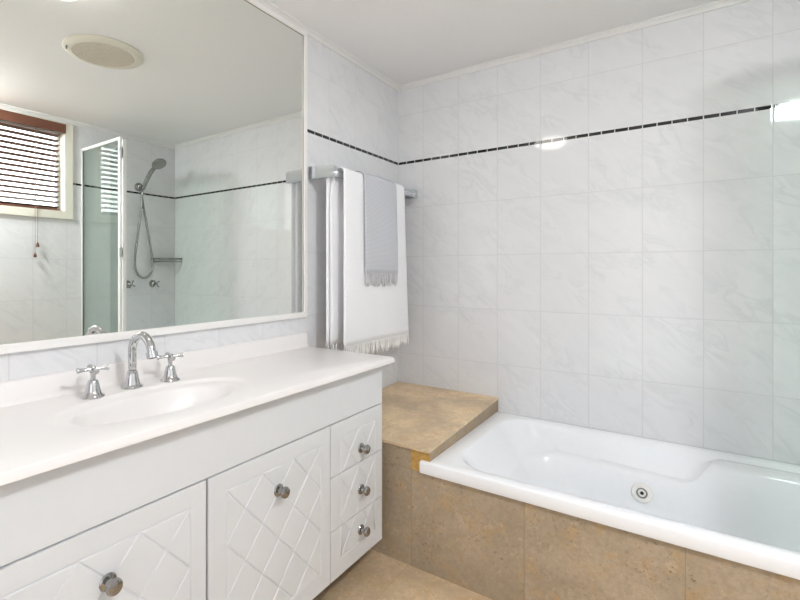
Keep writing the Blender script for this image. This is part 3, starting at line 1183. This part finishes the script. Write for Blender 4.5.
# ------------------------------------------------------------------ hand shower
hs = thing('hand_shower', 'chrome hand shower with looped hose on the tiled wall over the bath', 'shower', (XR, 2.207, 1.97))
hb = Vector((XR, 2.207, 1.968))
MB().lathe([(0, 0.0005), (0.036, 0.0005), (0.038, 0.008), (0.034, 0.020), (0.020, 0.028), (0.015, 0.038), (0.017, 0.044), (0.015, 0.056), (0, 0.058)], 28, Matrix.Translation(hb) @ RY(-90)).build('wall_bracket', 'satin', hs, smooth=40)
h0 = Vector((XR - 0.062, 2.214, 1.945))
h1 = Vector((XR - 0.21, 2.236, 2.125))
hp = spline([h0, h0.lerp(h1, 0.33) + Vector((0.012, 0, 0.008)), h0.lerp(h1, 0.7) + Vector((0.012, 0, 0.010)), h1], 6)
rads = [0.0145 + 0.004 * math.sin(math.pi * i / (len(hp) - 1)) for i in range(len(hp))]
MB().tube(hp, rads, 16).build('handle', 'satin', hs, smooth=50)
dirv = Vector((-0.60, 0.05, -0.80)).normalized()
hm = Matrix.Translation(h1 + Vector((-0.045, 0.006, 0.026))) @ dirv.to_track_quat('Z', 'Y').to_matrix().to_4x4()
hd = MB().lathe([(0, -0.026), (0.018, -0.024), (0.040, -0.014), (0.056, 0.0), (0.061, 0.008), (0.060, 0.014), (0.056, 0.016)], 36, hm).build('shower_head', 'satin', hs, smooth=40)
MB().lathe([(0.056, 0.0155), (0.045, 0.018), (0, 0.019)], 36, hm).build('spray_plate', 'grey_plastic', hd, smooth=40)
hose = spline([h0 + Vector((0.012, 0, 0.0)), (0.893, 2.208, 1.80), (0.902, 2.178, 1.55), (0.910, 2.156, 1.32), (0.912, 2.178, 1.215), (0.912, 2.240, 1.172),
               (0.912, 2.302, 1.215), (0.912, 2.318, 1.32), (0.906, 2.278, 1.55), (0.900, 2.222, 1.84), (0.902, 2.207, 1.945)], 10)
MB().tube(hose, 0.0095, 10).build('hose', 'satin', hs, smooth=60)

# wall taps under the shower
def wall_tap(y, label, turn):
    t = thing('wall_tap', label, 'tap', (XR, y, 1.12), 'wall taps over the bath')
    m = T(XR, y, 1.12) @ RY(-90)
    MB().lathe([(0, 0.0005), (0.031, 0.0005), (0.032, 0.004), (0.026, 0.010), (0.019, 0.020), (0.015, 0.038), (0.010, 0.042), (0.007, 0.046), (0.007, 0.060), (0, 0.061)], 28, m).build('flange', 'satin', t, smooth=40)
    mm = m @ RZ(turn)
    hmb = MB()
    mm2 = mm @ T(0, 0, 0.066)
    hmb.lathe([(0, 0.009), (0.0075, 0.0075), (0.0095, 0.0), (0.0075, -0.0075), (0, -0.009)], 18, mm2)
    for k in range(4):
        hmb.lathe([(0.0045, 0.004), (0.0045, 0.024), (0.0065, 0.033), (0.006, 0.037), (0, 0.038)], 12, mm2 @ RZ(90 * k) @ RY(90))
    hmb.build('handle', 'satin', t, smooth=40)


wall_tap(2.108, 'chrome cross handle wall tap nearer the glass bath screen', 30)
wall_tap(2.335, 'chrome cross handle wall tap below the corner soap shelf', 52)

# corner soap shelf
ss = thing('soap_shelf', 'small chrome corner soap shelf beside the shower hose', 'shelf', (XR, YB, 1.33))
def arc_pts(z, dl=0.0):
    out = []
    for k in range(0, 19):
        a = R(90 * k / 18)
        out.append((XR - 0.006 - (0.115 - dl) * math.sin(a) ** 1.0, YB - 0.006 - (0.215 - dl) * math.cos(a), z))
    return out
mb = MB()
mb.tube(arc_pts(1.345), 0.0075, 10)
mb.tube(arc_pts(1.318, 0.01), 0.006, 10)
mb.tube([(XR - 0.006, YB - 0.22, 1.345), (XR - 0.006, YB - 0.006, 1.345), (XR - 0.12, YB - 0.006, 1.345)], 0.005, 8)
mb.build('rail', 'satin', ss, smooth=50)
mb = MB()
for k in range(1, 9):
    a = R(90 * k / 9)
    mb.tube([(XR - 0.004, YB - 0.205 + 0.2 * k / 9.5, 1.316), (XR - 0.105 * math.sin(a), YB - 0.205 * math.cos(a), 1.316)], 0.003, 6)
mb.build('wire_base', 'satin', ss, smooth=50)
MB().lathe([(0, 0), (0.016, 0), (0.017, 0.004), (0.012, 0.012), (0, 0.013)], 20, T(XR - 0.0005, YB - 0.225, 1.340) @ RY(-90)).build('mount', 'satin', ss, smooth=40)

# ------------------------------------------------------------------ venetian blind
vb = thing('venetian_blind', 'reddish brown timber venetian blind hanging in the high window', 'blind', (XR + 0.03, 1.1, WZ1))
BY0, BY1 = 0.66, 1.583
MB().box(XR - 0.024, XR - 0.004, 0.63, WY1 + 0.002, 2.292, 2.362, 0.002).build('pelmet', 'wood', vb)
ns = 14
zt, zb = 2.272, 1.722
for k in range(ns + 1):
    z = zt + (zb - zt) * k / ns
    mm = T(XR + 0.034, 0, z) @ RY(12)
    MB().box(-0.0235, 0.0235, BY0, BY1, -0.0016, 0.0016, 0.0012, 2, mm).build('slat', 'wood', vb)
MB().box(XR + 0.010, XR + 0.058, BY0, BY1, 1.697, 1.712, 0.003).build('bottom_rail', 'wood', vb)
for y in (0.78, 1.12, 1.425):
    lad = MB()
    for dx in (-0.0252, 0.0252):
        lad.tube([(XR + 0.034 + dx, y, 2.30), (XR + 0.034 + dx, y, 1.71)], 0.0011, 6)
    lad.build('ladder_cord', 'cordm', vb)
for (y, zz) in ((1.424, 1.425), (1.408, 1.350)):
    c = MB().tube([(XR - 0.0215, y + 0.002, 2.285), (XR - 0.0225, y + 0.001, 2.0), (XR - 0.0225, y, zz + 0.015)], 0.0014, 6).build('pull_cord', 'cordm', vb)
    MB().lathe([(0, 0.02), (0.004, 0.019), (0.008, 0.008), (0.011, -0.006), (0.010, -0.014), (0, -0.016)], 18, T(XR - 0.0235, y, zz)).build('tassel', 'wood', c, smooth=40)

# ------------------------------------------------------------------ ceiling exhaust fan
FX, FY = -0.447, 1.237
ef = thing('exhaust_fan', 'round cream exhaust fan grille set in the white ceiling', 'exhaust fan', (FX, FY, ZC))
m = T(FX, FY, ZC) @ RX(180)
MB().lathe([(0.190, 0.0005), (0.192, 0.006), (0.186, 0.012), (0.160, 0.020), (0.150, 0.021), (0.146, 0.018), (0.146, 0.006)], 72, m).build('rim', 'fan', ef, smooth=40)
gr = MB()
gr.lathe([(0, 0.008), (0.147, 0.008)], 48, m)
gr.build('grille_backing', 'fan_grid', ef)
gr = MB()
for k in range(-11, 12):
    q = 0.0125 * k
    l = math.sqrt(max(0, 0.1455 ** 2 - q ** 2))
    gr.box(FX - l, FX + l, FY + q - 0.0024, FY + q + 0.0024, ZC - 0.018, ZC - 0.009)
    gr.box(FX + q - 0.0022, FX + q + 0.0022, FY - l, FY + l, ZC - 0.0185, ZC - 0.009)
gr.build('grille', 'fan_bar', ef)
MB().box(-0.02, 0.02, -0.004, 0.004, 0.0, 0.004, 0.001, 2, T(FX + 0.055, FY - 0.163, ZC - 0.0235) @ RZ(20)).build('badge', 'seal', ef)

# ------------------------------------------------------------------ ceiling lamps (out of frame; the one by the window is an added fill)
def lamp(x, y, r, mat, label):
    cl = thing('ceiling_light', label, 'ceiling light', (x, y, ZC), 'flush ceiling lights')
    m = T(x, y, ZC) @ RX(180)
    MB().lathe([(r + 0.010, 0.0005), (r + 0.012, 0.012), (r + 0.005, 0.018), (r - 0.002, 0.018)], 48, m).build('rim', 'trim', cl, smooth=40)
    MB().lathe([(r - 0.001, 0.012), (r * 0.97, 0.035), (r * 0.80, 0.062), (r * 0.45, 0.078), (0, 0.083)], 48, m).build('diffuser', mat, cl, smooth=60)


lamp(-0.985, 0.78, 0.13, 'lamp', 'round white flush ceiling light over the vanity basin')
lamp(0.64, 0.70, 0.17, 'lamp_fill', 'added round ceiling fill light near the high window')  # unseen lamp added to brighten the bath and room
